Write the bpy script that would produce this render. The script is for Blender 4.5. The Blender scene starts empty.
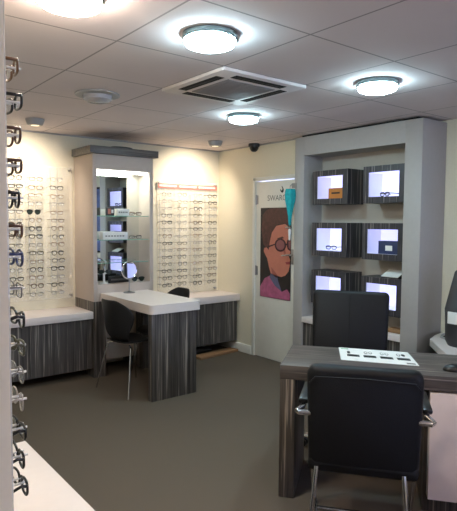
import bpy, bmesh, math, random
from mathutils import Vector, Matrix
random.seed(7)
scene = bpy.context.scene
col = scene.collection
PI = math.pi

# ------------------------------------------------------------------ materials
def lin(c):
    return tuple(((v/255)/12.92 if v/255 <= .04045 else ((v/255+.055)/1.055)**2.4) for v in c)
MATS = {}
def mat(name, rgb, rough=.5, metal=0, noise=0, nscale=20, bump=0, spec=.5, emit=None, estr=0, trans=0, alpha=1, coat=0):
    m = bpy.data.materials.new(name); m.use_nodes = True
    nt = m.node_tree; b = nt.nodes['Principled BSDF']
    c = lin(rgb)
    b.inputs['Base Color'].default_value = (*c, 1)
    b.inputs['Roughness'].default_value = rough
    b.inputs['Metallic'].default_value = metal
    b.inputs['Specular IOR Level'].default_value = spec
    b.inputs['Transmission Weight'].default_value = trans
    b.inputs['Alpha'].default_value = alpha
    b.inputs['Coat Weight'].default_value = coat
    if emit:
        b.inputs['Emission Color'].default_value = (*lin(emit), 1)
        b.inputs['Emission Strength'].default_value = estr
    if noise or bump:
        tc = nt.nodes.new('ShaderNodeTexCoord')
        n = nt.nodes.new('ShaderNodeTexNoise'); n.inputs['Scale'].default_value = nscale; n.inputs['Detail'].default_value = 4
        nt.links.new(tc.outputs['Object'], n.inputs['Vector'])
        if noise:
            r = nt.nodes.new('ShaderNodeValToRGB')
            r.color_ramp.elements[0].position = .3; r.color_ramp.elements[1].position = .7
            r.color_ramp.elements[0].color = (*[v*(1-noise) for v in c], 1)
            r.color_ramp.elements[1].color = (*[min(1, v*(1+noise)) for v in c], 1)
            nt.links.new(n.outputs['Fac'], r.inputs['Fac']); nt.links.new(r.outputs['Color'], b.inputs['Base Color'])
        if bump:
            bp = nt.nodes.new('ShaderNodeBump'); bp.inputs['Strength'].default_value = bump; bp.inputs['Distance'].default_value = .004
            nt.links.new(n.outputs['Fac'], bp.inputs['Height']); nt.links.new(bp.outputs['Normal'], b.inputs['Normal'])
    MATS[name] = m
    return m

def stripes(name, scl, dark=(44, 41, 40), mid=(82, 77, 74), light=(150, 142, 134), rough=.42):
    """streaky laminate: grain runs along the axis with the smallest scale"""
    m = bpy.data.materials.new(name); m.use_nodes = True
    nt = m.node_tree; b = nt.nodes['Principled BSDF']; b.inputs['Roughness'].default_value = rough
    tc = nt.nodes.new('ShaderNodeTexCoord'); mp = nt.nodes.new('ShaderNodeMapping'); mp.inputs['Scale'].default_value = scl
    n = nt.nodes.new('ShaderNodeTexNoise'); n.inputs['Scale'].default_value = 1; n.inputs['Detail'].default_value = 3; n.inputs['Roughness'].default_value = .7
    r = nt.nodes.new('ShaderNodeValToRGB'); cr = r.color_ramp
    cr.elements[0].position = .36; cr.elements[0].color = (*lin(dark), 1)
    cr.elements[1].position = .64; cr.elements[1].color = (*lin(light), 1)
    e = cr.elements.new(.5); e.color = (*lin(mid), 1)
    e = cr.elements.new(.57); e.color = (*lin(tuple(v*.95 for v in mid)), 1)
    nt.links.new(tc.outputs['Object'], mp.inputs['Vector']); nt.links.new(mp.outputs[0], n.inputs['Vector'])
    nt.links.new(n.outputs['Fac'], r.inputs['Fac']); nt.links.new(r.outputs['Color'], b.inputs['Base Color'])
    MATS[name] = m
    return m

M = MATS
mat('cream_wall', (226, 218, 196), .85, noise=.02, nscale=60, bump=.05)
mat('door_paint', (230, 227, 218), .5, noise=.02, nscale=15)
mat('white_laminate', (226, 215, 211), .35, noise=.015, nscale=30)
mat('grey_paint', (172, 167, 164), .55, noise=.02, nscale=30)
mat('unit_back', (186, 178, 168), .7, noise=.02, nscale=30)
mat('pinkish_panel', (226, 208, 200), .45, noise=.02, nscale=20)
mat('carpet', (103, 93, 82), .95, noise=.22, nscale=260, bump=.5, spec=.1)
mat('chrome', (205, 205, 208), .16, 1)
mat('steel', (160, 160, 162), .35, 1)
mat('black_leather', (13, 14, 18), .55, noise=.15, nscale=150, bump=.15, spec=.3)
mat('cabinet_paint', (194, 180, 170), .55, noise=.02, nscale=30)
mat('black_plastic', (18, 18, 20), .35)
mat('shell_black', (20, 20, 23), .55)
mat('charcoal', (52, 52, 55), .5)
mat('white_plastic', (225, 225, 222), .4)
mat('grey_plastic', (165, 165, 165), .5)
mat('acrylic', (250, 248, 240), .1, alpha=.16)
mat('acrylic_rod', (235, 232, 225), .15, alpha=.55)
mat('glass', (225, 245, 238), .02, alpha=.14)
mat('glass_edge', (120, 170, 155), .2)
mat('mirror', (235, 240, 238), .01, 1)
mat('lamp_glass', (250, 255, 255), .3, emit=(206, 243, 255), estr=56)
mat('lamp_glass_warm', (255, 250, 245), .3, emit=(255, 234, 214), estr=78)
mat('lamp_glass_added', (255, 250, 245), .3, emit=(255, 226, 196), estr=40)
mat('lamp_ring', (120, 135, 138), .25, 1)
mat('ac_housing', (214, 205, 204), .6)
mat('ac_grille', (132, 126, 126), .7)
mat('off_glass', (190, 190, 195), .15, alpha=.7)
mat('spot_bulb', (255, 240, 210), .3, emit=(255, 232, 195), estr=.6)
mat('led_strip', (255, 255, 250), .3, emit=(250, 255, 246), estr=4)
mat('box_light', (235, 235, 255), .4, emit=(188, 190, 250), estr=.62)
mat('box_lining', (242, 242, 255), .6)
mat('cardboard', (150, 112, 78), .8, noise=.1, nscale=30)
mat('orange_card', (196, 122, 52), .6, noise=.05)
mat('navy_card', (38, 50, 88), .5)
mat('paper', (236, 236, 232), .6)
mat('ink', (25, 25, 28), .6)
mat('ink_grey', (110, 108, 104), .6)
mat('ink_green', (90, 160, 110), .6)
mat('teal_cloth', (20, 165, 170), .6, noise=.2, nscale=40)
mat('red_print', (206, 118, 106), .5)
mat('poster_dark', (34, 28, 30), .5, noise=.2, nscale=12)
mat('poster_hair', (84, 50, 46), .5, noise=.3, nscale=25)
mat('poster_skin', (196, 120, 100), .5, noise=.08, nscale=8)
mat('poster_skin_deep', (160, 88, 78), .5)
mat('poster_lip', (150, 52, 58), .5)
mat('poster_collar', (92, 92, 120), .5, noise=.15, nscale=30)
mat('poster_pink', (176, 92, 128), .5, noise=.2, nscale=20)
mat('poster_rim', (60, 22, 34), .4)
mat('poster_lens', (140, 84, 88), .3)
mat('blue_print', (60, 84, 140), .5, noise=.4, nscale=9)
mat('window_frame_paint', (210, 210, 208), .4)
mat('gap_black', (16, 16, 16), .9)
mat('lens', (225, 228, 226), .05, alpha=.12)
mat('lens_dark', (44, 52, 46), .1)
for k, c in dict(black=(22, 20, 20), brown=(84, 56, 38), tortoise=(112, 80, 52), blue=(56, 66, 100), silver=(126, 124, 120), clear=(170, 160, 150), olive=(76, 74, 54)).items():
    mat('frame_' + k, c, .3)
stripes('zebrano_upright', (62, 62, .9))
stripes('zebrano_lengthwise', (1.2, 62, 62), dark=(48, 43, 41), mid=(86, 78, 73), light=(138, 128, 120))
stripes('zebrano_post', (48, 48, .9), dark=(44, 39, 36), mid=(80, 71, 64), light=(150, 136, 122))
stripes('zebrano_box', (50, 50, .9), dark=(28, 27, 32), mid=(58, 55, 60), light=(132, 126, 124))
stripes('zebrano_cornice', (3, 60, 60), dark=(70, 67, 66), mid=(98, 94, 92), light=(126, 122, 118))

def ceiling_mat():
    m = bpy.data.materials.new('ceiling_tiles'); m.use_nodes = True
    nt = m.node_tree; b = nt.nodes['Principled BSDF']; b.inputs['Roughness'].default_value = .85; b.inputs['Specular IOR Level'].default_value = .2
    tc = nt.nodes.new('ShaderNodeTexCoord'); sp = nt.nodes.new('ShaderNodeSeparateXYZ'); nt.links.new(tc.outputs['Object'], sp.inputs[0])
    def mth(op, a, v=None, w=None):
        n = nt.nodes.new('ShaderNodeMath'); n.operation = op
        for i, s in enumerate((a, v, w)):
            if s is None: continue
            if isinstance(s, (int, float)): n.inputs[i].default_value = s
            else: nt.links.new(s, n.inputs[i])
        return n.outputs[0]
    T = .651
    outs = []
    for o, off in ((sp.outputs[0], -2.824), (sp.outputs[1], -2.256)):
        q = mth('DIVIDE', mth('SUBTRACT', o, off), T)
        fr = mth('ABSOLUTE', mth('SUBTRACT', q, mth('ROUND', q)))
        outs.append(fr)
    dmin = mth('MINIMUM', outs[0], outs[1])
    groove = mth('LESS_THAN', dmin, .008)
    nz = nt.nodes.new('ShaderNodeTexNoise'); nz.inputs['Scale'].default_value = 3; nz.inputs['Detail'].default_value = 6
    nt.links.new(tc.outputs['Object'], nz.inputs['Vector'])
    r = nt.nodes.new('ShaderNodeValToRGB'); r.color_ramp.elements[0].color = (*lin((214, 203, 203)), 1); r.color_ramp.elements[1].color = (*lin((224, 214, 214)), 1)
    nt.links.new(nz.outputs['Fac'], r.inputs['Fac'])
    mx = nt.nodes.new('ShaderNodeMix'); mx.data_type = 'RGBA'
    nt.links.new(groove, mx.inputs[0]); nt.links.new(r.outputs[0], mx.inputs[6]); mx.inputs[7].default_value = (*lin((158, 150, 150)), 1)
    nt.links.new(mx.outputs[2], b.inputs['Base Color'])
    return m
M['ceiling_tiles'] = ceiling_mat()

# ------------------------------------------------------------------ mesh builder
class MB:
    def __init__(s):
        s.bm = bmesh.new(); s.mats = []
    def mi(s, m):
        if m not in s.mats: s.mats.append(m)
        return s.mats.index(m)
    def _fin(s, faces, m, smooth=False):
        i = s.mi(m)
        for f in faces:
            f.material_index = i; f.smooth = smooth
    def box(s, lo, hi, m=0, bevel=0, mtx=None, seg=2):
        m = m or s.dm
        c = [(a+b)/2 for a, b in zip(lo, hi)]; d = [abs(b-a) for a, b in zip(lo, hi)]
        t = bmesh.new(); bmesh.ops.create_cube(t, size=1)
        for v in t.verts: v.co = Vector((v.co.x*d[0]+c[0], v.co.y*d[1]+c[1], v.co.z*d[2]+c[2]))
        if bevel: bmesh.ops.bevel(t, geom=t.edges[:], offset=bevel, segments=seg, affect='EDGES', profile=.5)
        s.merge(t, m, bevel > 0, mtx)
        return s
    def merge(s, t, m, smooth=False, mtx=None):
        vm = {}
        for v in t.verts:
            co = v.co.copy()
            if mtx: co = mtx @ co
            vm[v] = s.bm.verts.new(co)
        fs = []
        for f in t.faces:
            try: fs.append(s.bm.faces.new([vm[v] for v in f.verts]))
            except ValueError: pass
        s._fin(fs, m, smooth); t.free()
    def cyl(s, p, q, r, m, r2=None, n=16, cap=True):
        p, q = Vector(p), Vector(q); r2 = r if r2 is None else r2
        t = bmesh.new(); bmesh.ops.create_cone(t, cap_ends=cap, segments=n, radius1=r, radius2=r2, depth=(q-p).length)
        rot = (q-p).normalized().to_track_quat('Z', 'Y').to_matrix().to_4x4()
        s.merge(t, m, True, Matrix.Translation((p+q)/2) @ rot)
        return s
    def tube(s, pts, r, m, n=8, closed=False, flat=1.0):
        pts = [Vector(p) for p in pts]; N = len(pts); rings = []
        prev = None
        for i, p in enumerate(pts):
            if closed: t = pts[(i+1) % N]-pts[i-1]
            else: t = pts[min(i+1, N-1)]-pts[max(i-1, 0)]
            t.normalize()
            a = prev - t*prev.dot(t) if prev is not None and (prev - t*prev.dot(t)).length > .1 else (Vector((0, 0, 1)) if abs(t.z) < .9 else Vector((1, 0, 0)))
            a = (a - t*a.dot(t)).normalized(); b = t.cross(a); prev = a
            rr = r[i] if isinstance(r, (list, tuple)) else r
            rings.append([s.bm.verts.new(p+a*math.cos(2*PI*k/n)*rr+b*math.sin(2*PI*k/n)*rr*flat) for k in range(n)])
        fs = []
        for i in range(N if closed else N-1):
            A, B = rings[i], rings[(i+1) % N]
            for k in range(n): fs.append(s.bm.faces.new([A[k], A[(k+1) % n], B[(k+1) % n], B[k]]))
        if not closed:
            fs.append(s.bm.faces.new(rings[0][::-1])); fs.append(s.bm.faces.new(rings[-1]))
        s._fin(fs, m, True)
        return s
    def lathe(s, prof, m, n=32, c=(0, 0, 0), mtx=None):
        t = bmesh.new(); rings = []
        for r, z in prof:
            if r < 1e-5: rings.append([t.verts.new((c[0], c[1], c[2]+z))])
            else: rings.append([t.verts.new((c[0]+r*math.cos(2*PI*k/n), c[1]+r*math.sin(2*PI*k/n), c[2]+z)) for k in range(n)])
        for A, B in zip(rings, rings[1:]):
            for k in range(n):
                q = [A[k % len(A)], A[(k+1) % n % len(A)], B[(k+1) % n % len(B)], B[k % len(B)]]
                u = []
                for v in q:
                    if v not in u: u.append(v)
                if len(u) > 2: t.faces.new(u)
        s.merge(t, m, True, mtx)
        return s
    def prism(s, pts, h, m, axis=Vector((0, 0, 1)), smooth=False):
        """polygon pts (3d) extruded along axis*h"""
        a = [s.bm.verts.new(Vector(p)) for p in pts]; b = [s.bm.verts.new(Vector(p)+axis*h) for p in pts]
        n = len(pts); fs = [s.bm.faces.new(a[::-1]), s.bm.faces.new(b)]
        for k in range(n): fs.append(s.bm.faces.new([a[k], a[(k+1) % n], b[(k+1) % n], b[k]]))
        s._fin(fs, m, smooth)
        return s
    def done(s, name, parent=None, loc=None, sharp=True):
        bmesh.ops.recalc_face_normals(s.bm, faces=s.bm.faces[:])
        me = bpy.data.meshes.new(name)
        if loc is not None:
            for v in s.bm.verts: v.co -= Vector(loc)
        s.bm.to_mesh(me); s.bm.free()
        for m in s.mats: me.materials.append(M[m])
        if sharp:
            try: me.set_sharp_from_angle(angle=math.radians(38))
            except Exception: pass
        o = bpy.data.objects.new(name, me); col.objects.link(o)
        if loc is not None: o.location = loc
        if parent: o.parent = parent
        return o

def tag(o, label, cat, group=None, kind=None):
    if label: o['label'] = label
    if cat: o['category'] = cat
    if group: o['group'] = group
    if kind: o['kind'] = kind
    return o
def thing(name, label, cat, loc, rz=0, group=None):
    o = bpy.data.objects.new(name, None); o.empty_display_size = .1; col.objects.link(o)
    o.location = loc; o.rotation_euler = (0, 0, rz)
    return tag(o, label, cat, group)
def structure(o):
    o['kind'] = 'structure'; return o
def bx(name, lo, hi, m, parent=None, bevel=0, mtx=None):
    b = MB(); b.box(lo, hi, m, bevel, mtx); return b.done(name, parent)

H = 2.4
# ------------------------------------------------------------------ room shell
structure(bx('floor', (-5.2, -7.6, -.06), (.44, .12, 0), 'carpet'))
structure(bx('ceiling', (-5.2, -7.6, H), (.44, .12, H+.06), 'ceiling_tiles'))
structure(bx('wall_back', (-4.2, 0, 0), (0, .12, H), 'cream_wall'))
# wall with the door: from the corner to the shelving unit
b = MB()
b.box((0, -.66, 0), (.12, .12, H), 'cream_wall'); b.box((0, -1.434, 0), (.12, -1.34, H), 'cream_wall'); b.box((0, -1.34, 2.03), (.12, -.66, H), 'cream_wall')
structure(b.done('wall_door_side'))
structure(bx('wall_right', (.24, -7.6, 0), (.36, -1.6, H), 'cream_wall'))
# stub wall that carries the near display
structure(bx('wall_left', (-4.2, -4.0, 0), (-3.66, 0, H), 'cream_wall'))
structure(bx('wall_far_left', (-5.2, -7.6, 0), (-5.08, -3.9, H), 'cream_wall'))
structure(bx('wall_left_return', (-5.08, -4.0, 0), (-4.2, -3.88, H), 'cream_wall'))
# shop front behind the camera: wall with a window opening
b = MB()
b.box((-5.2, -7.6, 0), (.24, -7.48, .7), 'cream_wall'); b.box((-5.2, -7.6, 2.2), (.24, -7.48, H), 'cream_wall')
b.box((-5.2, -7.6, .7), (-3.6, -7.48, 2.2), 'cream_wall'); b.box((-.2, -7.6, .7), (.24, -7.48, 2.2), 'cream_wall')
structure(b.done('wall_front'))
w = MB()
for lo, hi in (((-3.6, -7.6, .7), (-.2, -7.5, .76)), ((-3.6, -7.6, 2.14), (-.2, -7.5, 2.2)), ((-3.6, -7.6, .76), (-3.54, -7.5, 2.14)), ((-.26, -7.6, .76), (-.2, -7.5, 2.14)), ((-1.93, -7.6, .76), (-1.87, -7.5, 2.14))):
    w.box(lo, hi, 'window_frame_paint')
win = structure(w.done('window_1'))
structure(bx('window_pane', (-3.54, -7.56, .76), (-.26, -7.55, 2.14), 'glass', win))
# baseboards
structure(bx('baseboard_door_side', (-.018, -.66, 0), (0, -.0, .1), 'door_paint', bevel=.003))
structure(bx('baseboard_right', (.225, -7.4, 0), (.24, -2.9, .1), 'door_paint', bevel=.003))
structure(bx('baseboard_left', (-3.66, -3.9, 0), (-3.645, -.42, .1), 'door_paint', bevel=.003))
# trims: ceiling angle along the walls
structure(bx('trim_1', (-3.66, -.014, H-.014), (0, 0, H), 'grey_paint'))
structure(bx('trim_2', (-.014, -1.43, H-.014), (0, -.014, H), 'grey_paint'))

# ------------------------------------------------------------------ door with frame
b = MB()
b.box((-.012, -.70, 0), (.1, -.66, 2.03), 'door_paint', .003); b.box((-.012, -1.37, 0), (.1, -1.325, 2.03), 'door_paint', .003); b.box((-.012, -1.37, 1.995), (.1, -.66, 2.035), 'door_paint', .003)
door = structure(b.done('door_1'))
structure(bx('door_leaf', (.006, -1.325, .006), (.046, -.70, 1.985), 'door_paint', door, .002))
b = MB(); b.cyl((0.0, -.712, .93), (0.0, -.712, 1.04), .008, 'steel'); b.box((.001, -.74, .935), (.006, -.705, 1.035), 'steel'); structure(b.done('hinge', door))
b = MB(); b.cyl((0.0, -.712, 1.73), (0.0, -.712, 1.84), .008, 'steel'); b.box((.001, -.74, 1.735), (.006, -.705, 1.835), 'steel'); structure(b.done('hinge', door))
b = MB(); b.box((-.002, -1.315, 1.09), (.006, -1.275, 1.25), 'steel', .003); b.cyl((0, -1.295, 1.19), (-.05, -1.295, 1.19), .009, 'chrome')
b.tube([(-.045, -1.30, 1.19), (-.05, -1.28, 1.19), (-.052, -1.24, 1.185), (-.05, -1.185, 1.18)], .009, 'chrome'); structure(b.done('door_handle', door))
# lettering and swan emblem on the door
def text_mesh(name, body, size, m, parent, mtx, spacing=1.0, extrude=.0004):
    cu = bpy.data.curves.new(name, 'FONT'); cu.body = body; cu.size = size; cu.align_x = 'CENTER'; cu.align_y = 'CENTER'; cu.extrude = extrude; cu.space_character = spacing
    tmp = bpy.data.objects.new(name+'_curve', cu)
    me = bpy.data.meshes.new_from_object(tmp); bpy.data.objects.remove(tmp); bpy.data.curves.remove(cu)
    me.name = name; me.materials.clear(); me.materials.append(M[m])
    me.transform(mtx)
    o = bpy.data.objects.new(name, me); col.objects.link(o)
    if parent: o.parent = parent
    return o
# local x -> -y world (reading direction seen from the room), local y -> z, normal -> -x
def on_B(x, y, z): return Matrix(((0, 0, -1, x), (-1, 0, 0, y), (0, 1, 0, z), (0, 0, 0, 1)))
structure(text_mesh('door_lettering', 'SWAROVSKI', .086, 'ink_grey', door, on_B(.0050, -1.13, 1.795), 1.0))
b = MB()
swan = [(-.028, .012), (-.012, -.006), (.006, -.016), (.022, -.008), (.028, .012), (.02, .034), (.006, .05), (.0, .056), (-.008, .05), (.0, .044), (.008, .03), (.006, .014), (-.004, .008), (-.014, .014), (-.022, .026)]
b.prism([(.0055, -1.12-u, 1.865+v) for u, v in swan], .001, 'ink', Vector((-1, 0, 0)))
structure(b.done('swan_emblem', door))

# ------------------------------------------------------------------ poster
def UV(u, v, d): return (.004-d, -.79-u*.48, 1.692-v*.994)   # u to the right, v down, d off the door
b = MB()
b.box((-.002, -1.27, .698), (.0055, -.79, 1.692), 'poster_dark')
def P(px): return [((x-68)/97.0, (y-183)/288.0) for x, y in px]
def layer(px, m, d):
    b.prism([UV(u, v, d) for u, v in P(px)], .0006, m, Vector((-1, 0, 0)))
layer([(76, 205), (88, 190), (112, 184), (140, 184), (165, 190), (165, 262), (148, 232), (118, 238), (104, 262), (98, 300), (88, 312), (78, 300), (72, 250)], 'poster_hair', .0066)
layer([(68, 440), (84, 410), (104, 398), (120, 424), (140, 446), (156, 436), (164, 448), (165, 470), (70, 470)], 'poster_pink', .0066)
layer([(104, 392), (98, 372), (92, 345), (86, 335), (80, 322), (82, 312), (90, 310), (96, 318), (100, 290), (106, 262), (120, 240), (148, 234), (165, 250), (165, 322), (160, 334), (165, 345), (162, 352), (164, 360), (160, 380), (150, 394), (138, 400), (126, 398), (124, 416), (112, 410)], 'poster_skin', .0074)
layer([(104, 392), (126, 398), (128, 414), (140, 446), (118, 430), (100, 404)], 'poster_collar', .0082)
layer([(106, 372), (126, 396), (124, 406), (108, 392)], 'poster_skin_deep', .0082)
layer([(150, 352), (164, 349), (164, 358), (153, 359)], 'poster_lip', .0082)
layer([(146, 300), (150, 318), (152, 332), (147, 334), (144, 320)], 'poster_skin_deep', .0082)
layer([(122, 280), (140, 273), (146, 278), (130, 282)], 'poster_hair', .0082)
def disc(cx, cy, rx, ry, m, d, n=24): layer([(cx+rx*math.cos(2*PI*k/n), cy+ry*math.sin(2*PI*k/n)) for k in range(n)], m, d)
disc(134, 300, 18, 21, 'poster_rim', .0088); disc(134, 300, 13, 16, 'poster_lens', .0094)
layer([(150, 296), (156, 294), (156, 299), (150, 300)], 'poster_rim', .0088)
layer([(155, 283), (165, 279), (165, 317), (157, 312), (153, 298)], 'poster_rim', .0088)
layer([(159, 288), (165, 285), (165, 311), (160, 307)], 'poster_lens', .0094)
layer([(94, 305), (118, 296), (118, 300), (94, 311)], 'poster_rim', .0088)
tag(b.done('poster', loc=(-.0, -1.03, .698)), 'tall portrait poster on the door, dark haired person in round glasses', 'poster')

# ------------------------------------------------------------------ teal tapered duster hanging by the door
b = MB(); t = thing('duster', 'turquoise tapered cloth duster hanging head up beside the poster', 'duster', (-.16, -1.41, 1.50))
b.lathe([(.006, 0), (.012, .02), (.02, .1), (.036, .19), (.05, .26), (.054, .31), (.05, .355), (.042, .37), (.0, .372)], 'teal_cloth', 20, (0, 0, 0))
for v in b.bm.verts:
    a = math.atan2(v.co.y, v.co.x); k = 1+.10*math.sin(a*5); v.co.x *= k; v.co.y *= k
b.done('head', t)
b = MB(); b.lathe([(0, -.03), (.02, -.03), (.022, -.015), (.018, .002), (0, .002)], 'black_plastic', 16); b.box((-.03, -.035, -.022), (-.02, .035, -.012), 'chrome'); b.done('collar', t)
b = MB(); b.lathe([(0, -.15), (.009, -.148), (.012, -.1), (.016, -.05), (.01, -.03), (0, -.03)], 'white_plastic', 16); b.done('handle', t)
b = MB(); b.cyl((0.0, 0, .37), (0.0, 0, .40), .003, 'steel'); b.tube([(0, 0, .4), (.02, .0, .415), (.04, 0, .41)], .004, 'steel'); b.box((.034, -.05, .38), (.039, .012, .43), 'steel'); b.done('hook', t)

# ------------------------------------------------------------------ shelving unit with display boxes
U = thing('shelving_unit', 'floor to ceiling pale grey shelving unit framing six lit boxes', 'shelving unit', (0, -2.16, 0))
U.location = (0, 0, 0)
X0, X1 = -.12, .24
bx('side_panel', (X0, -1.56, 0), (X1-.001, -1.435, 2.378), 'grey_paint', U, .003)
bx('side_panel', (X0, -2.86, 0), (X1-.001, -2.70, 2.378), 'grey_paint', U, .003)
bx('header', (X0+.001, -2.70, 2.195), (X1-.001, -1.56, 2.378), 'grey_paint', U)
bx('back_panel', (.15, -2.70, .55), (.2, -1.56, 2.195), 'unit_back', U)
bx('ledge', (X0-.004, -2.70, .53), (.2, -1.56, .585), 'white_laminate', U, .003)
bx('base_panel', (X0+.02, -2.70, 0), (X0+.05, -1.56, .53), 'zebrano_upright', U)
bx('top_gap_shade', (X0+.03, -2.80, 2.378), (X1-.001, -1.5, H-.002), 'gap_black', U)  # black filler standing in for the shade in the gap under the ceiling

def display_box(y1, z0, label, tilt=0):
    """y1: edge nearest the corner; box spans y1-.43..y1"""
    w, h, d, fr = .43, .325, .235, .055
    t = thing('display_box', label, 'display box', (X0+.03, y1-w/2, z0), 0, 'lit display boxes in the shelving unit')
    b = MB(); hw = w/2
    th = .018
    b.box((.012, -hw, 0), (d, hw, th), 'zebrano_box'); b.box((.012, -hw, h-th), (d, hw, h), 'zebrano_box')
    b.box((.012, -hw, th), (d, -hw+th, h-th), 'zebrano_box'); b.box((.012, hw-th, th), (d, hw, h-th), 'zebrano_box')
    b.box((d-.008, -hw+th, th), (d, hw-th, h-th), 'zebrano_box')
    b.done('carcass', t)
    b = MB()
    b.box((0, -hw, 0), (.012, hw, fr), 'zebrano_box'); b.box((0, -hw, h-fr), (.012, hw, h), 'zebrano_box')
    b.box((0, -hw, fr), (.012, -hw+fr+.005, h-fr), 'zebrano_box'); b.box((0, hw-fr+.005, fr), (.012, hw, h-fr), 'zebrano_box')
    b.done('front_frame', t)
    b = MB(); L = .008
    iy0, iy1, iz0, iz1 = -hw+fr, hw-fr, fr, h-fr
    b.box((.012, iy0-L, iz0-L), (d-.03, iy1+L, iz0), 'box_lining')
    b.box((.012, iy0-L, iz0), (d-.03, iy0, iz1), 'box_lining'); b.box((.012, iy1, iz0), (d-.03, iy1+L, iz1), 'box_lining')
    b.done('lining', t)
    b = MB(); b.box((.012, iy0-L, iz1), (d-.03, iy1+L, iz1+L), 'box_light'); b.box((d-.03, iy0-L, iz0-L), (d-.022, iy1+L, iz1+L), 'box_light')
    b.done('light_panel', t)
    return t, (X0+.03, y1-w/2, z0+fr)
YL, YR = -1.655, -2.262
BX = {}
for key, y1, z0, lab in (('UL', YL, 1.708, 'lit striped display box holding the orange box, top left'),
                         ('UR', YR, 1.708, 'lit striped display box top right, dark spectacles inside'),
                         ('ML', YL, 1.208, 'lit striped display box middle left, spectacles inside'),
                         ('MR', YR, 1.208, 'lit striped display box middle right, navy box inside'),
                         ('BL', YL, .742, 'lit striped display box bottom left, partly behind the chair back'),
                         ('BR', YR, .73, 'lit striped display box bottom right, white leaflet holder on its top')):
    BX[key] = display_box(y1, z0, lab)[1]
c = BX['UL']; b = MB(); b.box((-.05, -.09, 0), (.05, .09, .1), 'orange_card', .003); b.box((-.052, -.05, .045), (-.05, .05, .06), 'ink'); o = b.done('eyewear_case_box'); o.location = (c[0]+.085, c[1]-.045, c[2])
tag(o, 'orange card box inside the top left lit display box', 'box')
c = BX['MR']; b = MB(); b.box((-.045, -.11, 0), (.045, .11, .115), 'navy_card', .003); b.box((-.0465, -.035, .03), (-.045, .035, .075), 'paper'); o = b.done('eyewear_case_box'); o.location = (c[0]+.08, c[1]-.045, c[2])
tag(o, 'navy card box with white label inside the middle right lit box', 'box')
# holder on top of bottom right box
t = thing('leaflet_holder', 'white leaflet holder on black wedge stand atop the bottom right box', 'leaflet holder', (-.01, -2.545, 1.055))
b = MB(); b.prism([(-.05, -.09, 0), (.06, -.09, 0), (.06, -.09, .06), (-.05, -.09, .012)], .18, 'black_plastic', Vector((0, 1, 0))); b.done('stand', t)
b = MB(); b.prism([(-.055, -.08, .014), (.058, -.08, .065), (.06, -.08, .06), (-.05, -.08, .008)], .17, 'paper', Vector((0, 1, 0))); b.done('card', t)
# small things on the ledge
o = bx('packet', (-.05, -.07, 0), (.05, .07, .035), 'cardboard', None, .004); o.location = (-.02, -2.60, .585); tag(o, 'small brown card packet on the white ledge behind the office chair', 'packet')

# ------------------------------------------------------------------ display cabinet with mirror niche (left)
D = thing('display_cabinet', 'tall white mirrored display cabinet with striped cornice, behind the table', 'display cabinet', (0, 0, 0))
cx0, cx1, cy = -1.852, -1.188, -.45
b = MB()
b.box((cx0, cy, .75), (cx0+.042, -.002, 2.18), 'cabinet_paint', .002); b.box((cx1-.042, cy, .75), (cx1, -.002, 2.18), 'cabinet_paint', .002)
b.box((cx0+.042, cy, 2.035), (cx1-.042, -.002, 2.18), 'cabinet_paint'); b.box((cx0+.042, cy, .75), (cx1-.042, -.002, .912), 'cabinet_paint')
b.box((cx0+.042, -.02, .912), (cx1-.042, -.002, 2.035), 'cabinet_paint')
b.done('carcass', D)
b = MB(); b.box((cx0-.043, cy-.05, 2.18), (cx1+.035, -.05, 2.25), 'zebrano_cornice', .002); b.done('cornice', D)
b = MB(); b.box((cx0, cy, 0), (cx0+.125, -.002, .75), 'zebrano_upright'); b.done('base', D)
b = MB(); b.box((cx1-.125, cy, 0), (cx1, -.002, .75), 'zebrano_upright'); b.done('base', D)
b = MB(); b.box((cx0+.125, -.3, .12), (cx1-.125, -.28, .75), 'cabinet_paint'); b.done('modesty_panel', D)
th = math.radians(3)
mx0, mx1 = cx0+.043, cx1-.043
b = MB(); b.prism([(mx0, -.22-math.tan(th)*(mx1-mx0), .913), (mx1, -.22, .913), (mx1, -.205, .913), (mx0, -.205-math.tan(th)*(mx1-mx0), .913)], 1.121, 'mirror'); b.done('mirror', D)
for z in (1.118, 1.345, 1.582):
    b = MB(); b.box((mx0+.001, cy+.02, z), (mx1-.001, -.262, z+.006), 'glass'); b.box((mx0+.001, cy+.018, z), (mx1-.001, cy+.02, z+.006), 'glass_edge'); b.done('glass_shelf', D)
b = MB(); b.box((mx0+.01, cy+.03, 2.012), (mx1-.01, cy+.10, 2.034), 'led_strip'); b.done('light_strip', D)
# oval black ring tray on cornice (dark curved object seen on top)
b = MB(); b.tube([(.11*math.cos(a), .06*math.sin(a), .012) for a in [2*PI*k/28 for k in range(28)]], .012, 'charcoal', 8, True)
b.lathe([(0, 0), (.10, 0), (.10, .02), (0, .026)], 'charcoal', 24, mtx=Matrix.Diagonal((1, .55, 1, 1))); o = b.done('cable_tidy'); o.location = (-1.50, -.36, 2.25)
tag(o, 'dark oval object lying on top of the mirrored cabinet cornice', 'tray')

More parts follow.
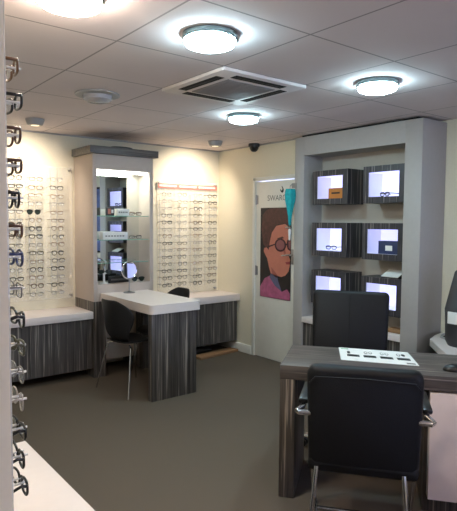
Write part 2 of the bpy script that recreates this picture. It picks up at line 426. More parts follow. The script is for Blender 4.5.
# ------------------------------------------------------------------ worktops and cabinets along the wall
b = MB(); b.box((cx1+.002, -.438, .605), (-.002, -.002, .685), 'white_laminate', .004); tag(b.done('worktop'), 'white worktop right of the cabinet, under the red headed display', 'worktop')
b = MB(); b.box((-3.655, -.45, .585), (cx0-.002, -.002, .655), 'white_laminate', .004); tag(b.done('worktop'), 'white worktop left of the mirrored cabinet, below the left display', 'worktop')
def cabinet(x0, x1, z0, z1, y, label, n):
    t = thing('wall_cabinet', label, 'cabinet', (x0, 0, z0)); W = x1-x0
    b = MB(); b.box((0, y+.02, 0), (W, -.002, z1-z0), 'zebrano_upright'); b.done('carcass', t)
    for k in range(n):
        bx('door_panel', (W*k/n+.001, y, 0.0), (W*(k+1)/n-.001, y+.018, z1-z0-.002), 'zebrano_upright', t)
cabinet(cx1+.003, -.03, .13, .604, -.415, 'dark striped low cabinet hung under the right worktop near the corner', 2)
cabinet(-3.655, cx0-.003, .09, .584, -.415, 'dark striped low cabinet hung under the left worktop', 3)
# things stored under the right cabinet
b = MB()
b.tube([(-.33, .02, .03), (-.2, 0, .045), (0, 0, .055), (.2, .01, .05), (.32, .0, .04)], [.028, .045, .055, .045, .02], 'black_plastic', 10)
o = b.done('bag'); o.location = (-.66, -.32, -.0); tag(o, 'black bag lying on the floor under the right wall cabinet', 'bag')
o = bx('cardboard_sheet', (-.3, -.07, 0), (.3, .07, .03), 'cardboard', None, .003); o.location = (-.34, -.42, 0); o.rotation_euler = (0, 0, .12); tag(o, 'flat brown cardboard box on the carpet under the corner cabinet', 'box')

# ------------------------------------------------------------------ dispensing table
T = thing('dispensing_table', 'white topped table on a dark striped end panel, joined to the mirrored cabinet', 'table', (-1.52, -.93, 0))
b = MB(); R_ = .05; pts = []
tx0, tx1, ty0, ty1 = -.262, .262, -.495, .478
for (px, py, a0) in ((tx0+R_, ty0+R_, PI), (tx1-R_, ty0+R_, 1.5*PI)):
    for k in range(9): pts.append((px+R_*math.cos(a0+PI/2*k/8), py+R_*math.sin(a0+PI/2*k/8), .752))
pts += [(tx1, ty1, .752), (tx0, ty1, .752)]
b.prism(pts, .078, 'white_laminate'); b.done('tabletop', T)
bx('end_panel', (-.245, -.475, 0), (.215, -.42, .752), 'zebrano_upright', T, .002)

# round make-up mirror on the table
t = thing('table_mirror', 'small round swivel mirror on a stem standing on the white table', 'mirror', (-1.528, -.565, .83), math.radians(4))
b = MB(); b.lathe([(0, 0), (.058, 0), (.058, .006), (.015, .013), (.008, .016), (0, .016)], 'steel', 28); b.done('base', t)
b = MB(); b.cyl((0, 0, .012), (0, 0, .145), .006, 'steel'); b.done('stem', t)
tm = Matrix.Translation((0, 0, .222)) @ Matrix.Rotation(math.radians(89), 4, 'X')
b = MB(); b.tube([tm @ Vector((.083*math.cos(a), .083*math.sin(a), 0)) for a in [2*PI*k/36 for k in range(36)]], .0075, 'chrome', 8, True); b.done('rim', t)
b = MB(); b.lathe([(0, .004), (.081, .004), (.081, -.004), (0, -.004)], 'mirror', 36, mtx=tm); b.done('glass', t)

# ------------------------------------------------------------------ spectacles
def spec_mesh(name, style, frame, lens_m='lens', r=.0026, temples='folded'):
    """front in the xz plane, looking to -y; centre at origin"""
    b = MB()
    n = 20
    hw, hh, gap = {'rect': (.027, .015, .009), 'round': (.023, .021, .011), 'cat': (.028, .018, .008), 'oval': (.026, .017, .010), 'aviator': (.028, .023, .009)}[style]
    cxx = hw+gap
    for sgn in (-1, 1):
        pts = []
        for k in range(n):
            a = 2*PI*k/n; ca, sa = math.cos(a), math.sin(a)
            e = .55 if style == 'rect' else (.8 if style in ('cat', 'oval') else 1)
            x = math.copysign(abs(ca)**e, ca)*hw; z = math.copysign(abs(sa)**e, sa)*hh
            if style == 'cat' and z > 0: z += .006*(x*sgn/hw)
            if style == 'aviator' and z < 0: x *= .85
            pts.append((sgn*cxx+x, 0, z))
        b.tube(pts, r, frame, 6, True)
        b.prism([(p[0], .0008, p[2]) for p in pts], .0012, lens_m, Vector((0, -1, 0)))
    for sgn in (-1, 1):
        b.tube([(sgn*cxx+hw*q_, -.001, hh*(.98-.3*abs(q_)**3)) for q_ in (-1.05, -.6, 0, .6, 1.05)], r*1.5, frame, 6)
    b.tube([(-gap-.001, 0, .004), (-gap*.4, -.002, .008), (gap*.4, -.002, .008), (gap+.001, 0, .004)], r, frame, 6)
    for sgn in (-1, 1):
        ex = sgn*(cxx+hw)
        if temples == 'folded':
            b.tube([(ex, 0, hh*.5), (ex+sgn*.006, .003, hh*.5), (ex+sgn*.004, .010+.004*(sgn > 0), hh*.5), (ex-sgn*.06, .013+.004*(sgn > 0), hh*.35), (ex-sgn*.10, .014+.004*(sgn > 0), -hh*.4)], r*.9, frame, 6)
        else:
            b.tube([(ex, 0, hh*.5), (ex+sgn*.006, .003, hh*.5), (ex+sgn*.007, .02, hh*.5), (ex+sgn*.006, .06, hh*.5), (ex+sgn*.004, .085, hh*.4), (ex+sgn*.002, .105, hh*.1)], r*.9, frame, 6)
    o = b.done(name, sharp=False)
    me = o.data; bpy.data.objects.remove(o)
    return me
styles = ['rect', 'round', 'cat', 'oval', 'rect']
frames = ['black', 'brown', 'silver', 'tortoise', 'black', 'olive', 'black', 'silver']
protos = {}
def proto(style, colr, lens='lens', r=.0021, temples='folded'):
    k = (style, colr, lens, r, temples)
    if k not in protos: protos[k] = spec_mesh('eyeglasses_%s_%s' % (style, colr), style, 'frame_'+colr, lens, r, temples)
    return protos[k]
ORD = ['first', 'second', 'third', 'fourth', 'fifth', 'sixth', 'seventh', 'eighth', 'ninth', 'tenth', 'eleventh', 'twelfth', 'thirteenth', 'fourteenth', 'fifteenth', 'sixteenth']
NAME = {'rect': 'rectangular', 'round': 'round', 'cat': 'wide', 'oval': 'oval'}

def wall_display(x0, x1, z0, z1, cols, name, label, header=False):
    t = thing('eyewear_display_panel', label, 'display panel', (0, 0, 0))
    bx('acrylic_sheet', (x0, -.03, z0), (x1, -.026, z1), 'acrylic', t)
    for cxp in cols:
        b = MB()
        for s_ in (-.033, .033): b.box((cxp+s_-.003, -.036, z0+.08), (cxp+s_+.003, -.03, z1-.1 if header else z1-.03), 'acrylic_rod')
        b.done('rod_rail', t)
    for (sx, sz) in ((x0+.02, z0+.03), (x1-.02, z0+.03), (x0+.02, z1-.03), (x1-.02, z1-.03)):
        b = MB(); b.cyl((sx, -.001, sz), (sx, -.045, sz), .011, 'steel'); b.done('standoff', t)
    return t
RC = [-.825, -.62, -.405, -.19]
pr_ = wall_display(-.89, -.045, .69, 2.0, RC, 'right', 'clear acrylic eyewear display on the wall between cabinet and corner')
b = MB(); b.box((-.88, -.038, 1.915), (-.05, -.0365, 1.965), 'red_print'); b.done('header_strip', pr_)
for a, e in ((-.865, -.62), (-.595, -.345), (-.325, -.065)):
    b = MB(); x = a
    while x < e-.02:
        wd = random.choice((.012, .016, .02)); b.box((x, -.0395, 1.93), (min(x+wd, e), -.038, 1.952), 'paper'); x += wd+.006
    b.done('header_lettering', pr_)
LC = [-2.08, -2.29, -2.48]
wall_display(-3.2, -1.885, .75, 2.07, LC+[-2.69, -2.89, -3.09], 'left', 'clear acrylic eyewear display on the wall left of the mirrored cabinet')
def hang(cols, ztop, n, pitch, side, grp, rowslope=0):
    for r in range(n):
        z = ztop-pitch*r
        for c, x in enumerate(cols):
            st = random.choice(styles); fc = random.choice(frames); ln = 'lens'
            colname = {'clear': 'clear framed', 'silver': 'silver'}.get(fc, fc)
            lab = '%s %s spectacles on %s wall display, %s row down, %s column from left' % (colname, NAME[st], side, ORD[r], ORD[c])
            if side == 'left':
                lab = '%s %s spectacles on left wall display, %s row down, %s column from cabinet' % (colname, NAME[st], ORD[r], ORD[c])
                if (r, c) == (4, 1):
                    o = bpy.data.objects.new('sunglasses', proto('aviator', 'black', 'lens_dark', temples='open')); lab = 'dark green lensed sunglasses on the left wall display, only sunglasses on it'
                    col.objects.link(o); o.location = (x-.02, -.135, z); tag(o, lab, 'sunglasses'); continue
            o = bpy.data.objects.new('eyeglasses', proto(st, fc, r=random.choice((.0022, .0032)) if fc in ('black', 'brown', 'olive') else .002, temples='open'))
            col.objects.link(o); o.location = (x+random.uniform(-.006, .006), -.135, z+random.uniform(-.004, .004)); o.rotation_euler = (random.uniform(-.1, .1), 0, random.uniform(-.08, .08))
            tag(o, lab, 'glasses', grp)
hang(RC, 1.838, 14, .0787, 'right', 'spectacles on the right wall display')
hang(LC, 1.93, 15, .0787, 'left', 'spectacles on the left wall display')

# loose spectacles on shelves and in lit boxes
def put_specs(name, loc, rz, label, style='rect', fc='black', lens='lens', r=.0026, cat='glasses', tem='open', tilt=0):
    o = bpy.data.objects.new(name, proto(style, fc, lens, r, tem)); col.objects.link(o); o.location = loc; o.rotation_euler = (tilt, 0, rz); tag(o, label, cat); return o
rB = -PI/2
c = BX['UR']; put_specs('eyeglasses', (c[0]+.05, c[1]+.02, c[2]+.022), rB-.35, r=.0042, label= 'dark rectangular spectacles standing in the top right lit box', tem='open')
c = BX['ML']; put_specs('eyeglasses', (c[0]+.05, c[1]+.01, c[2]+.03), rB, r=.0038, label= 'dark rectangular spectacles standing in the middle left lit box', tem='open')
put_specs('eyeglasses', (-1.36, -.385, 1.351+.023), -.15, 'thin dark spectacles on the middle glass shelf of the mirrored cabinet', tem='folded', fc='black', style='rect')
put_specs('eyeglasses', (-1.36, -.385, 1.588+.023), -.15, 'thin dark spectacles on the top glass shelf of the mirrored cabinet', tem='folded', fc='brown', style='rect')
put_specs('sunglasses', (-1.34, -.40, .912+.028), -.2, 'dark sunglasses on the cabinet floor right of the round mirror', 'aviator', 'black', 'lens_dark', cat='sunglasses', tem='folded')
t = thing('glasses_stand', 'short pale stand holding sunglasses in the mirrored cabinet, bottom left', 'stand', (-1.70, -.36, .912))
b = MB(); b.lathe([(0, 0), (.04, 0), (.04, .008), (.012, .012), (.010, .09), (.03, .1), (.03, .106), (0, .106)], 'white_plastic', 20); b.done('post', t)
put_specs('sunglasses', (-1.70, -.385, .912+.115), -.25, 'dark sunglasses on the pale stand in the mirrored cabinet', 'aviator', 'black', 'lens_dark', cat='sunglasses', tem='folded')
def card(name, x, y, z, w, d, h, m, label, marks=None, cat='box'):
    b = MB(); b.box((-w/2, -d/2, 0), (w/2, d/2, h), m, .002)
    if marks: marks(b, w, d, h)
    o = b.done(name); o.location = (x, y, z); tag(o, label, cat); return o
def m_dash(mm, z0, z1, n):
    def f(b, w, d, h):
        for k in range(n):
            a = -w*.4+w*.8*k/n; b.box((a, -d/2-.001, h*z0), (a+w*.8/n*.65, -d/2, h*z1), mm)
    return f
card('eyewear_box', -1.51, -.37, 1.588, .13, .09, .07, 'white_plastic', 'white box on the top glass shelf of the mirrored cabinet', m_dash('ink_grey', .4, .6, 5))
card('photo_card', -1.645, -.39, 1.588, .09, .02, .085, 'charcoal', 'small dark photo card on the top glass shelf, left of the white box', lambda b, w, d, h: (b.box((-w*.3, -d/2-.001, h*.2), (w*.05, -d/2, h*.8), 'poster_skin'), b.box((w*.12, -d/2-.001, h*.3), (w*.36, -d/2, h*.7), 'paper')), 'card')
card('eyewear_box', -1.60, -.37, 1.351, .27, .09, .075, 'white_plastic', 'long white box on the middle glass shelf of the mirrored cabinet', m_dash('ink_grey', .4, .55, 7))
card('plaque', -1.54, -.36, .912, .22, .03, .07, 'ink', 'black plaque with pale lettering on the mirrored cabinet floor', m_dash('ink_grey', .35, .6, 8), 'plaque')

# ------------------------------------------------------------------ near display on the left wall end
t = thing('eyewear_rod_display', 'near vertical rod display on the left wall end beside the camera', 'display panel', (0, 0, 0))
bx('backing_strip', (-3.659, -3.985, .66), (-3.652, -3.76, 2.38), 'acrylic_rod', t)
near_y = [70, 103, 135, 165, 197, 228, 256, 288, 318, 346, 374, 402, 432, 461, 490]
depth = 1.372
nst = [('rect', 'tortoise', 'lens'), ('rect', 'black', 'lens'), ('oval', 'brown', 'lens'), ('rect', 'brown', 'lens'), ('round', 'black', 'lens'), ('rect', 'brown', 'lens'), ('oval', 'blue', 'lens'), ('rect', 'silver', 'lens'), ('cat', 'black', 'lens'), ('rect', 'olive', 'lens'), ('oval', 'silver', 'lens'), ('round', 'clear', 'lens'), ('rect', 'black', 'lens'), ('cat', 'black', 'lens'), ('oval', 'black', 'lens')]
CN = {'tortoise': 'tortoiseshell', 'clear': 'clear beige'}
for i, yy in enumerate(near_y):
    z = 1.537-(yy-221.6+3)/538*depth
    b = MB(); b.cyl((-3.655, -3.875, z+.002), (-3.592, -3.875, z+.002), .0032, 'white_plastic', n=10); b.cyl((-3.655, -3.905, z+.002), (-3.592, -3.905, z+.002), .0032, 'white_plastic', n=10)
    b.box((-3.656, -3.93, z-.006), (-3.652, -3.85, z+.012), 'white_plastic'); b.done('rod', t)
    st, fc, ln = nst[i]
    root = thing('eyeglasses', '%s %s spectacles on the near rod display, %s from the top' % (CN.get(fc, fc), NAME[st], ORD[i]), 'glasses', (-3.606+random.uniform(-.003, .003), -3.885, z), PI/2+random.uniform(-.06, .06), 'spectacles on the near rod display')
    # parts: rims, lenses, temples
    hw, hh, gap = {'rect': (.027, .0175, .010), 'round': (.024, .022, .011), 'cat': (.028, .019, .008), 'oval': (.026, .02, .010)}[st]
    cxx = hw+gap; r = .0033 if fc not in ('silver', 'clear') else .002
    fb = MB(); fm = 'frame_'+fc
    for sgn in (-1, 1):
        pts = []
        for k in range(24):
            a = 2*PI*k/24; ca, sa = math.cos(a), math.sin(a); e = .6 if st == 'rect' else (.8 if st != 'round' else 1)
            x = math.copysign(abs(ca)**e, ca)*hw; zz = math.copysign(abs(sa)**e, sa)*hh
            if st == 'cat' and zz > 0: zz += .006*(x*sgn/hw)
            pts.append((sgn*cxx+x, .004*abs(x+sgn*cxx)/.06, zz))
        fb.tube(pts, r, fm, 8, True)
        lb = MB(); lb.prism([(p[0], p[1]+.0005, p[2]) for p in pts], .0012, 'lens', Vector((0, -1, 0))); lb.done('lens', root, sharp=False)
    fb.tube([(-gap-.001, 0, .006), (-gap*.4, -.002, .010), (gap*.4, -.002, .010), (gap+.001, 0, .006)], r, fm, 8); fb.done('front_frame', root, sharp=False)
    for sgn in (-1, 1):
        ex = sgn*(cxx+hw); s2 = sgn > 0
        tb = MB(); dr = .012 if i > 7 else 0
        tb.tube([(ex, .004, hh*.6), (ex+sgn*.004, .008, hh*.6), (ex+sgn*.004, .02, hh*.6+dr*.3), (ex+sgn*.002, .046, hh*.6-dr*.5), ], r*1.25, fm, 8, flat=.6)
        tb.done('temple', root, sharp=False)
# near counter
b = MB(); b.box((-3.655, -4.9, .585), (-3.362, -3.15, .65), 'white_laminate', .004); tag(b.done('worktop'), 'white worktop in the near left corner below the rod display', 'worktop')
b = MB(); b.box((-3.655, -4.88, .0), (-3.40, -3.17, .584), 'zebrano_upright'); tag(b.done('low_cabinet'), 'striped low cabinet carrying the near left worktop', 'cabinet')

# ------------------------------------------------------------------ reception desk (angled)
d2 = Vector((.607, -.795)); n2 = Vector((.795, .607))
rzd = math.atan2(d2.y, d2.x)
K = thing('reception_desk', 'dark striped reception desk with thick top and square end leg', 'desk', (-1.997, -3.202, 0), rzd)
DL, DW = 1.5, .51
bx('desktop', (0, 0, .672), (DL, DW, .75), 'zebrano_lengthwise', K, .002)
bx('leg_panel', (0, 0, 0), (.085, DW, .672), 'zebrano_post', K, .002)
# pedestal with pale front
PD = bx('pedestal', (.765, .06, .0), (DL, DW, .672), 'zebrano_post', K, .002)
bx('front_panel', (.785, -.015, .10), (1.24, .058, .662), 'pinkish_panel', PD, .002)
bx('front_panel', (1.244, -.015, .10), (DL, .058, .662), 'pinkish_panel', PD, .002)
# leaflet / placemat on the desk
b = MB()
q = [Vector((-1.419, -3.129)), Vector((-1.185, -3.470)), Vector((-1.404, -3.686)), Vector((-1.646, -3.338))]
b.prism([(v.x, v.y, .751) for v in q], .002, 'paper')
def qq(u, v, z=.753):
    a = q[0].lerp(q[1], u); c_ = q[3].lerp(q[2], u); p = a.lerp(c_, v); return (p.x, p.y, z)
def qrect(u0, v0, u1, v1, m): b.prism([qq(u0, v0), qq(u1, v0), qq(u1, v1), qq(u0, v1)], .0006, m)
for k, mm in enumerate(('ink', 'ink', 'ink', 'ink')):
    u = .10+.225*k; qrect(u, .52, u+.17, .68, 'ink')
    for j in range(6): qrect(u+.01+j*.026, .57, u+.026+j*.026, .63, 'ink_grey')
    if k:
        for j in range(2):
            cu, cv = u+.05+j*.065, .30
            pts = [qq(cu+.026*math.cos(a), cv+.09*math.sin(a)) for a in [2*PI*i/12 for i in range(12)]]
            b.prism(pts, .0006, 'ink' if (k == 3) else 'ink_grey')
            pts = [qq(cu+.018*math.cos(a), cv+.06*math.sin(a), .7535) for a in [2*PI*i/12 for i in range(12)]]
            b.prism(pts, .0006, 'ink' if (k == 3 and j) else 'paper')
    else:
        qrect(.03, .06, .14, .12, 'ink_green'); qrect(.11, .28, .15, .46, 'ink')
qrect(.86, .86, .97, .94, 'ink_grey')
tag(b.done('placemat'), 'white printed counter mat with four dark captions lying on the desk', 'mat')
# mouse
b = MB(); b.lathe([(0, .036), (.02, .034), (.038, .024), (.045, .01), (.045, 0), (0, 0)], 'black_plastic', 24, mtx=Matrix.Diagonal((1.5, .9, 1, 1))); o = b.done('computer_mouse'); o.location = (-1.325, -3.855, .75); o.rotation_euler = (0, 0, rzd); tag(o, 'black computer mouse on the right end of the reception desk', 'mouse')

# ------------------------------------------------------------------ back counter by the right wall
b = MB(); pts = [(.238, -2.875, .545), (.08, -2.90, .545), (-.085, -2.955, .545), (-.55, -3.40, .545), (-.36, -4.9, .545), (.238, -4.9, .545)]
b.prism(pts, .055, 'white_laminate'); tag(b.done('worktop'), 'white back counter right of the shelving unit, behind the desk', 'worktop')
b = MB(); b.prism([(.222, -2.93, 0), (.07, -2.95, 0), (-.06, -3.01, 0), (-.50, -3.43, 0), (-.31, -4.85, 0), (.222, -4.85, 0)], .544, 'zebrano_upright'); tag(b.done('low_cabinet'), 'dark cabinet beneath the white back counter at the right', 'cabinet')
t = thing('backpack', 'black tapered bag with a white tag standing on the back counter', 'bag', (-.10, -3.235, .6))
b = MB()
b.tube([(0, 0, 0.0), (0, 0, .04), (0, 0, .22), (0, 0, .27), (.01, 0, .29), (.02, 0, .45), (.03, 0, .56), (.03, 0, .60)], [.105, .125, .13, .135, .135, .105, .085, .05], 'charcoal', 14)
b.done('body', t)
b = MB(); b.box((-.138, -.03, .18), (-.126, .05, .27), 'paper', .002); b.done('tag', t)
b = MB(); b.tube([(.03, -.05, .58), (.03, -.03, .66), (.03, .03, .66), (.03, .05, .58)], .01, 'black_plastic', 8); b.done('handle', t)
b = MB(); b.tube([(.16, -.12, .008), (.1, -.06, .01), (.12, -.01, .03), (.05, .03, .012), (-.02, .0, .01), (-.05, -.06, .01), (-.02, -.12, .01)], .008, 'grey_plastic', 8)
b.tube([(.1, -.02, .01), (.02, -.05, .02), (-.02, -.02, .01)], .012, 'black_plastic', 8)
o = b.done('cable'); o.location = (.04, -2.99, .6); tag(o, 'grey cable bundle on the back counter against the wall', 'cable')
# framed blue picture on the right wall (seen in the niche mirror)
t = thing('wall_picture', 'dark blue poster on the right wall, seen in the cabinet mirror', 'poster', (.24, -3.75, 1.0))
bx('frame', (-.02, -.36, 0), (-.001, .36, 1.1), 'gap_black', t); bx('print', (-.024, -.33, .03), (-.02, .33, 1.07), 'blue_print', t)

# ------------------------------------------------------------------ chairs
def shell_chair(label, loc, rz, group):
    """local: sitter faces +x"""
    t = thing('shell_chair', label, 'chair', loc, rz, group)
    # backrest: bowed shell made from a grid
    def grid(fn, nu, nv, th, m, nm):
        bm = bmesh.new(); V = [[bm.verts.new(fn(i/nu, j/nv)) for j in range(nv+1)] for i in range(nu+1)]
        for i in range(nu):
            for j in range(nv): bm.faces.new([V[i][j], V[i+1][j], V[i+1][j+1], V[i][j+1]]).smooth = True
        bmesh.ops.recalc_face_normals(bm, faces=bm.faces[:])
        bmesh.ops.solidify(bm, geom=bm.faces[:], thickness=th)
        me = bpy.data.meshes.new(nm); bm.to_mesh(me); bm.free(); me.materials.append(M[m])
        o = bpy.data.objects.new(nm, me); col.objects.link(o); o.parent = t
        sm = o.modifiers.new('smooth', 'SUBSURF'); sm.levels = 1; sm.render_levels = 1
        for p in me.polygons: p.use_smooth = True
        return o
    def back(u, v):
        z = .46+.39*v
        # width profile: narrow waist, wide rounded top
        w = .115+.12*math.sin(min(1, v*1.35)*PI/2)
        if v > .6: w *= math.sqrt(max(.02, 1-((v-.6)/.4)**2*.82))
        y = (u-.5)*2*w
        x = -.20-.07*v + .10*(y/.23)**2 + (.06*(1-v/.25)**2 if v < .25 else 0)
        return (x, y, z)
    grid(back, 10, 12, .012, 'shell_black', 'backrest')
    def seat(u, v):
        x = -.20+.42*v; w = .20*(1-.35*(1-v)**2)*(1-.25*v**6)
        y = (u-.5)*2*w
        z = .455+.025*(y/.2)**2 - (.03*((v-.8)/.2)**2 if v > .8 else 0)+(.02*(1-v/.15) if v < .15 else 0)
        return (x, y, z)
    grid(seat, 10, 10, .014, 'shell_black', 'seat')
    for sx, sy in ((-1, -1), (-1, 1), (1, -1), (1, 1)):
        b = MB(); top = Vector((.12*sx, .12*sy, .435)); kn = Vector((.15*sx, .18*sy, .42)); ft = Vector((.22*sx if sx > 0 else -.23, .25*sy, .0))
        b.tube([top, (top+kn)/2, kn, kn.lerp(ft, .05)+Vector((0, 0, .0)), kn.lerp(ft, .5), ft], .0085, 'chrome', 8)
        b.done('leg', t)
    return t
shell_chair('black shell chair with chrome legs at the near left side of the table', (-1.70, -.95, 0), math.radians(8), None)
shell_chair('black shell chair on the corner side of the table, only its back top showing', (-1.22, -.68, 0), math.radians(180), None)

# office chair behind the desk (five star base, castors)
def rounded_slab(b, w, h, th, m, y0=0, top=None, r=.04, curve=0, mtx=None, n=6):
    """slab in the xz plane; w bottom width, top width; centred on x, from z=0"""
    top = top or w; pts = []
    for cx_, cz_, a0, ww in ((w/2-r, r, -PI/2, 1), (top/2-r, h-r, 0, 1), (-top/2+r, h-r, PI/2, 1), (-w/2+r, r, PI, 1)):
        for k in range(n+1):
            a = a0+PI/2*k/n; pts.append((cx_+r*math.cos(a), cz_+r*math.sin(a)))
    t_ = bmesh.new()
    rings = []
    for (ins, yy) in ((.02, -th/2), (.006, -th/2+.008), (0, -th/2+.02), (0, th/2-.02), (.006, th/2-.008), (.02, th/2)):
        ring = []
        for x, z in pts:
            sx = (w/2-ins)/(w/2); sz = (h/2-ins)/(h/2)
            X = x*sx; Z = (z-h/2)*sz+h/2
            ring.append(t_.verts.new((X, yy+curve*(X/(w/2))**2, Z)))
        rings.append(ring)
    for A, B in zip(rings, rings[1:]):
        for k in range(len(pts)): t_.faces.new([A[k], A[(k+1) % len(pts)], B[(k+1) % len(pts)], B[k]])
    t_.faces.new(rings[0][::-1]); t_.faces.new(rings[-1])
    b.merge(t_, m, True, mtx)

# rear chair: sitter looks to local -y ; backrest on +y side
face = math.atan2(n2.y, n2.x)            # heading of n
rear = thing('office_chair', 'black leather office chair behind the desk on a castor base', 'chair', (-1.295, -3.085, 0), math.radians(-56))
b = MB(); rounded_slab(b, .50, .60, .07, 'black_leather', top=.52, r=.035, curve=-.0, mtx=Matrix.Translation((0, .22, .465)) @ Matrix.Rotation(math.radians(-7), 4, 'X')); b.done('backrest', rear)
b = MB(); b.box((-.0015, -.0365, .03), (.0015, -.0335, .57), 'gap_black', mtx=Matrix.Translation((0, .22, .465)) @ Matrix.Rotation(math.radians(-7), 4, 'X')); b.done('back_seam', rear).rotation_euler = (0, 0, 0)
b = MB(); b.box((-.25, -.27, .43), (.25, .22, .51), 'black_leather', .03, seg=3); b.done('seat', rear)
b = MB(); b.cyl((0, 0, .07), (0, 0, .43), .028, 'chrome'); b.cyl((0, 0, .38), (0, 0, .43), .09, 'black_plastic'); b.done('gas_column', rear)
for k in range(5):
    a = 2*PI*k/5+.35; b = MB(); e = Vector((.29*math.cos(a), .29*math.sin(a), .075))
    b.tube([(0, 0, .10), (.15*math.cos(a), .15*math.sin(a), .095), e], [.028, .022, .016], 'chrome', 8); sl = b.done('star_leg', rear)
    b = MB(); tx = Vector((-math.sin(a), math.cos(a), 0)); e0 = Vector((e.x, e.y, .028))
    b.cyl(e0-tx*.024, e0-tx*.006, .027, 'black_plastic'); b.cyl(e0+tx*.006, e0+tx*.024, .027, 'black_plastic'); b.cyl((e.x, e.y, .035), (e.x, e.y, .075), .008, 'chrome', n=8); b.done('castor', sl)
for s_ in (-1, 1):
    b = MB(); b.tube([(s_*.26, .19, .53), (s_*.29, .16, .60), (s_*.29, 0, .622), (s_*.29, -.14, .612), (s_*.28, -.17, .54), (s_*.24, -.14, .45)], .013, 'chrome', 8); b.done('arm_frame', rear)
    b = MB(); b.box((s_*.29-.025, -.14, .625), (s_*.29+.025, .14, .65), 'black_plastic', .01); b.done('arm_pad', rear)

# near chair: back to the camera; local +y is the way the sitter faces
near = thing('visitor_chair', 'black leather visitor chair with chrome frame, back to the camera', 'chair', (-1.945, -3.73, 0), face-PI/2)
b = MB(); rounded_slab(b, .485, .485, .075, 'black_leather', top=.50, r=.045, curve=.03, mtx=Matrix.Translation((0, -.20, .415)) @ Matrix.Rotation(math.radians(5), 4, 'X')); b.done('backrest', near)
b = MB(); b.tube([(-.235, -.262, .825), (-.21, -.276, .858), (0, -.292, .868), (.21, -.276, .858), (.235, -.262, .825)], .004, 'black_leather', 6); b.done('piping', near)
b = MB(); b.box((-.245, -.22, .40), (.245, .27, .475), 'black_leather', .03, seg=3); b.done('seat', near)
for s_ in (-1, 1):
    b = MB()
    b.tube([(s_*.19-.012, -.215, .43), (s_*.195-.012, -.235, .36), (s_*.21-.014, -.27, .16), (s_*.222-.015, -.285, .03), (s_*.225-.012, -.26, .013), (s_*.23, -.1, .013), (s_*.24, .24, .013), (s_*.25, .27, .03), (s_*.262, .25, .2), (s_*.27, .20, .45), (s_*.275, .17, .62), (s_*.275, .13, .665)], .0115, 'chrome', 10)
    b.done('leg', near)
    b = MB(); b.tube([(s_*.21, -.215, .675), (s_*.285, -.225, .675), (s_*.295, -.205, .675), (s_*.275, -.16, .68), (s_*.275, .13, .665)], .0125, 'chrome', 10); b.done('arm_bar', near)
    b = MB(); b.box((s_*.275-.024, -.14, .685), (s_*.275+.024, .14, .712), 'black_plastic', .011); b.done('arm_pad', near)
b = MB(); b.tube([(-.24, .2, .013), (.24, .2, .013)], .0105, 'chrome', 8); b.done('stretcher', near)

# ------------------------------------------------------------------ ceiling fittings
def ceiling_lamp(x, y, label, warm=False, vis=True):
    t = thing('ceiling_lamp', label, 'ceiling light', (x, y, H), 0, 'round ceiling lamps')
    b = MB(); b.lathe([(0, -.001), (.128, -.001), (.128, -.024), (.122, -.028), (0, -.028)], 'lamp_ring', 40); b.done('rim', t)
    b = MB(); b.lathe([(0, -.027), (.118, -.027), (.12, -.034), (.113, -.05), (.09, -.059), (.04, -.063), (0, -.063)], {True: 'lamp_glass_warm', False: 'lamp_glass', 2: 'lamp_glass_added'}[warm], 40); b.done('diffuser', t)
    for a in (.6, 2.7, 4.8):
        b = MB(); v = Vector((math.cos(a), math.sin(a), 0)); b.box((-.004, -.004, -.05), (.004, .004, -.015), 'steel', .001, Matrix.Translation(v*.122)); b.done('clip', t)
    return t
ceiling_lamp(-2.533, -3.267, 'lit round ceiling lamp in the middle top of the picture')
ceiling_lamp(-1.235, -3.24, 'lit round ceiling lamp nearest the shelving unit')
ceiling_lamp(-1.20, -1.915, 'lit round ceiling lamp between the air conditioner and the corner')
t = ceiling_lamp(-3.215, -3.30, 'lit round white ceiling lamp cut by the top edge, upper left', warm=True)
for x, y, s_ in ((-2.9, -5.0, 'first'), (-2.2, -6.4, 'second')):  # unseen lamps, added to light the near part of the room
    ceiling_lamp(x, y, 'added round ceiling lamp out of view, %s back from the reception desk' % s_, warm=2)
# unlit recessed downlight
t = thing('downlight', 'unlit recessed glass downlight in the ceiling left of the air conditioner', 'ceiling light', (-2.43, -1.83, H))
b = MB(); b.lathe([(.085, -.001), (.15, -.001), (.15, -.01), (.11, -.016), (.085, -.008)], 'grey_plastic', 32); b.done('ring', t)
b = MB(); b.lathe([(0, -.055), (.07, -.052), (.095, -.04), (.1, -.004), (0, -.004)], 'off_glass', 32); b.lathe([(0, -.03), (.03, -.03), (.03, -.005), (0, -.005)], 'steel', 20); b.done('glass', t)
def drum(x, y, label):
    t = thing('spotlight', label, 'spotlight', (x, y, H), 0, 'drum spotlights aimed at the wall')
    b = MB(); b.lathe([(0, -.001), (.078, -.001), (.078, -.012), (.066, -.045), (.055, -.054), (0, -.054)], 'grey_plastic', 28); b.done('housing', t)
    b = MB(); b.lathe([(0, -.0555), (.035, -.0555), (.035, -.053), (0, -.053)], 'spot_bulb', 20); b.done('bulb', t)
    return t
drum(-2.454, -.638, 'grey drum spotlight on the ceiling above the left display')
drum(-.525, -.63, 'grey drum spotlight on the ceiling near the corner')
t = thing('dome_camera', 'black dome security camera on the ceiling above the door', 'camera', (-.085, -.76, H))
b = MB(); b.lathe([(0, -.001), (.062, -.001), (.062, -.03), (.055, -.035), (0, -.035)], 'charcoal', 28); b.done('mount', t)
b = MB(); b.lathe([(.05, -.034), (.048, -.055), (.035, -.078), (.018, -.088), (0, -.09)], 'black_plastic', 28); b.done('dome', t)
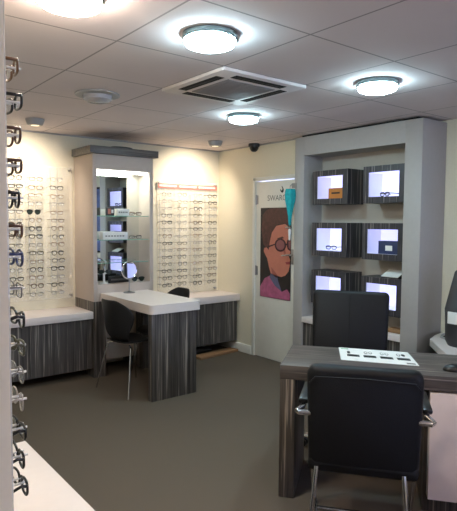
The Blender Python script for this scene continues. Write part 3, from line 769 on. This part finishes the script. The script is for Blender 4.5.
# air-conditioning cassette in one tile
ax0, ax1, ay0, ay1 = -2.173, -1.522, -2.907, -2.256
A = thing('air_conditioner', 'square white ceiling air conditioner cassette with four dark slots', 'air conditioner', ((ax0+ax1)/2, (ay0+ay1)/2, H))
b = MB(); S_ = .33; z0 = -.022; b.box((-S_, -S_, z0), (S_, S_, -.001), 'ac_housing', .004); b.done('housing', A)
b = MB(); b.box((-.19, -.19, z0-.006), (.19, .19, z0), 'ac_grille', .003)
for k in range(14): b.box((-.17, -.17+.025*k, z0-.008), (.17, -.162+.025*k, z0-.006), 'ac_grille')
b.done('grille', A)
for k in range(4):
    mt = Matrix.Rotation(k*PI/2, 4, 'Z')
    b = MB(); b.box((-.2, .225, z0-.002), (.2, .285, z0+.001), 'gap_black', 0, mt); b.done('air_slot', A)
    b = MB(); b.box((-.195, .252, z0-.003), (.195, .255, z0-.002), 'charcoal', 0, mt); b.done('louvre', A)

# ------------------------------------------------------------------ lights
def area(name, loc, rot, sx, sy, e, c):
    l = bpy.data.lights.new(name, 'AREA'); l.shape = 'RECTANGLE'; l.size = sx; l.size_y = sy; l.energy = e; l.color = c
    o = bpy.data.objects.new(name, l); col.objects.link(o); o.location = loc; o.rotation_euler = rot; return o
def spot(name, loc, tgt, e, c, size, blend=.9, r=.03):
    l = bpy.data.lights.new(name, 'SPOT'); l.energy = e; l.color = c; l.spot_size = math.radians(size); l.spot_blend = blend; l.shadow_soft_size = r
    o = bpy.data.objects.new(name, l); col.objects.link(o); o.location = loc; o.rotation_euler = (Vector(tgt)-Vector(loc)).to_track_quat('-Z', 'Y').to_euler(); return o
warm = (1, .86, .71)
spot('spot_left', (-2.454, -.638, 2.335), (-2.44, 0, 1.75), 64, warm, 110, 1)
spot('spot_right', (-.525, -.63, 2.335), (-.48, 0, 1.75), 64, warm, 110, 1)
area('niche_light', (-1.52, -.38, 2.008), (0, 0, 0), .5, .06, 2.1, (.95, 1, .86))

# world: daylight through the shop window behind the camera
w = bpy.data.worlds.new('world'); scene.world = w; w.use_nodes = True
nt = w.node_tree; bg = nt.nodes['Background']
bg.inputs['Color'].default_value = (.48, .58, 1, 1); bg.inputs['Strength'].default_value = 3.4

# ------------------------------------------------------------------ camera
f = 537.75; yaw, pit, rol = .6686, -.063, .0067
fw = Vector((math.sin(yaw)*math.cos(pit), math.cos(yaw)*math.cos(pit), math.sin(pit)))
r0 = Vector((math.cos(yaw), -math.sin(yaw), 0)); u0 = r0.cross(fw)
r = r0*math.cos(rol)+u0*math.sin(rol); u = -r0*math.sin(rol)+u0*math.cos(rol)
cd = bpy.data.cameras.new('camera'); cam = bpy.data.objects.new('camera', cd); col.objects.link(cam)
mm = Matrix((r, u, -fw)).transposed().to_4x4(); mm.translation = (-4.0365, -5.3188, 1.5374)
cam.matrix_world = mm
cd.sensor_fit = 'HORIZONTAL'; cd.sensor_width = 36; cd.lens = f/457*36; cd.clip_start = .05
scene.camera = cam
vs = scene.view_settings
vs.view_transform = 'Standard'; vs.look = 'None'; vs.gamma = 1; vs.exposure = .57; vs.use_curve_mapping = False
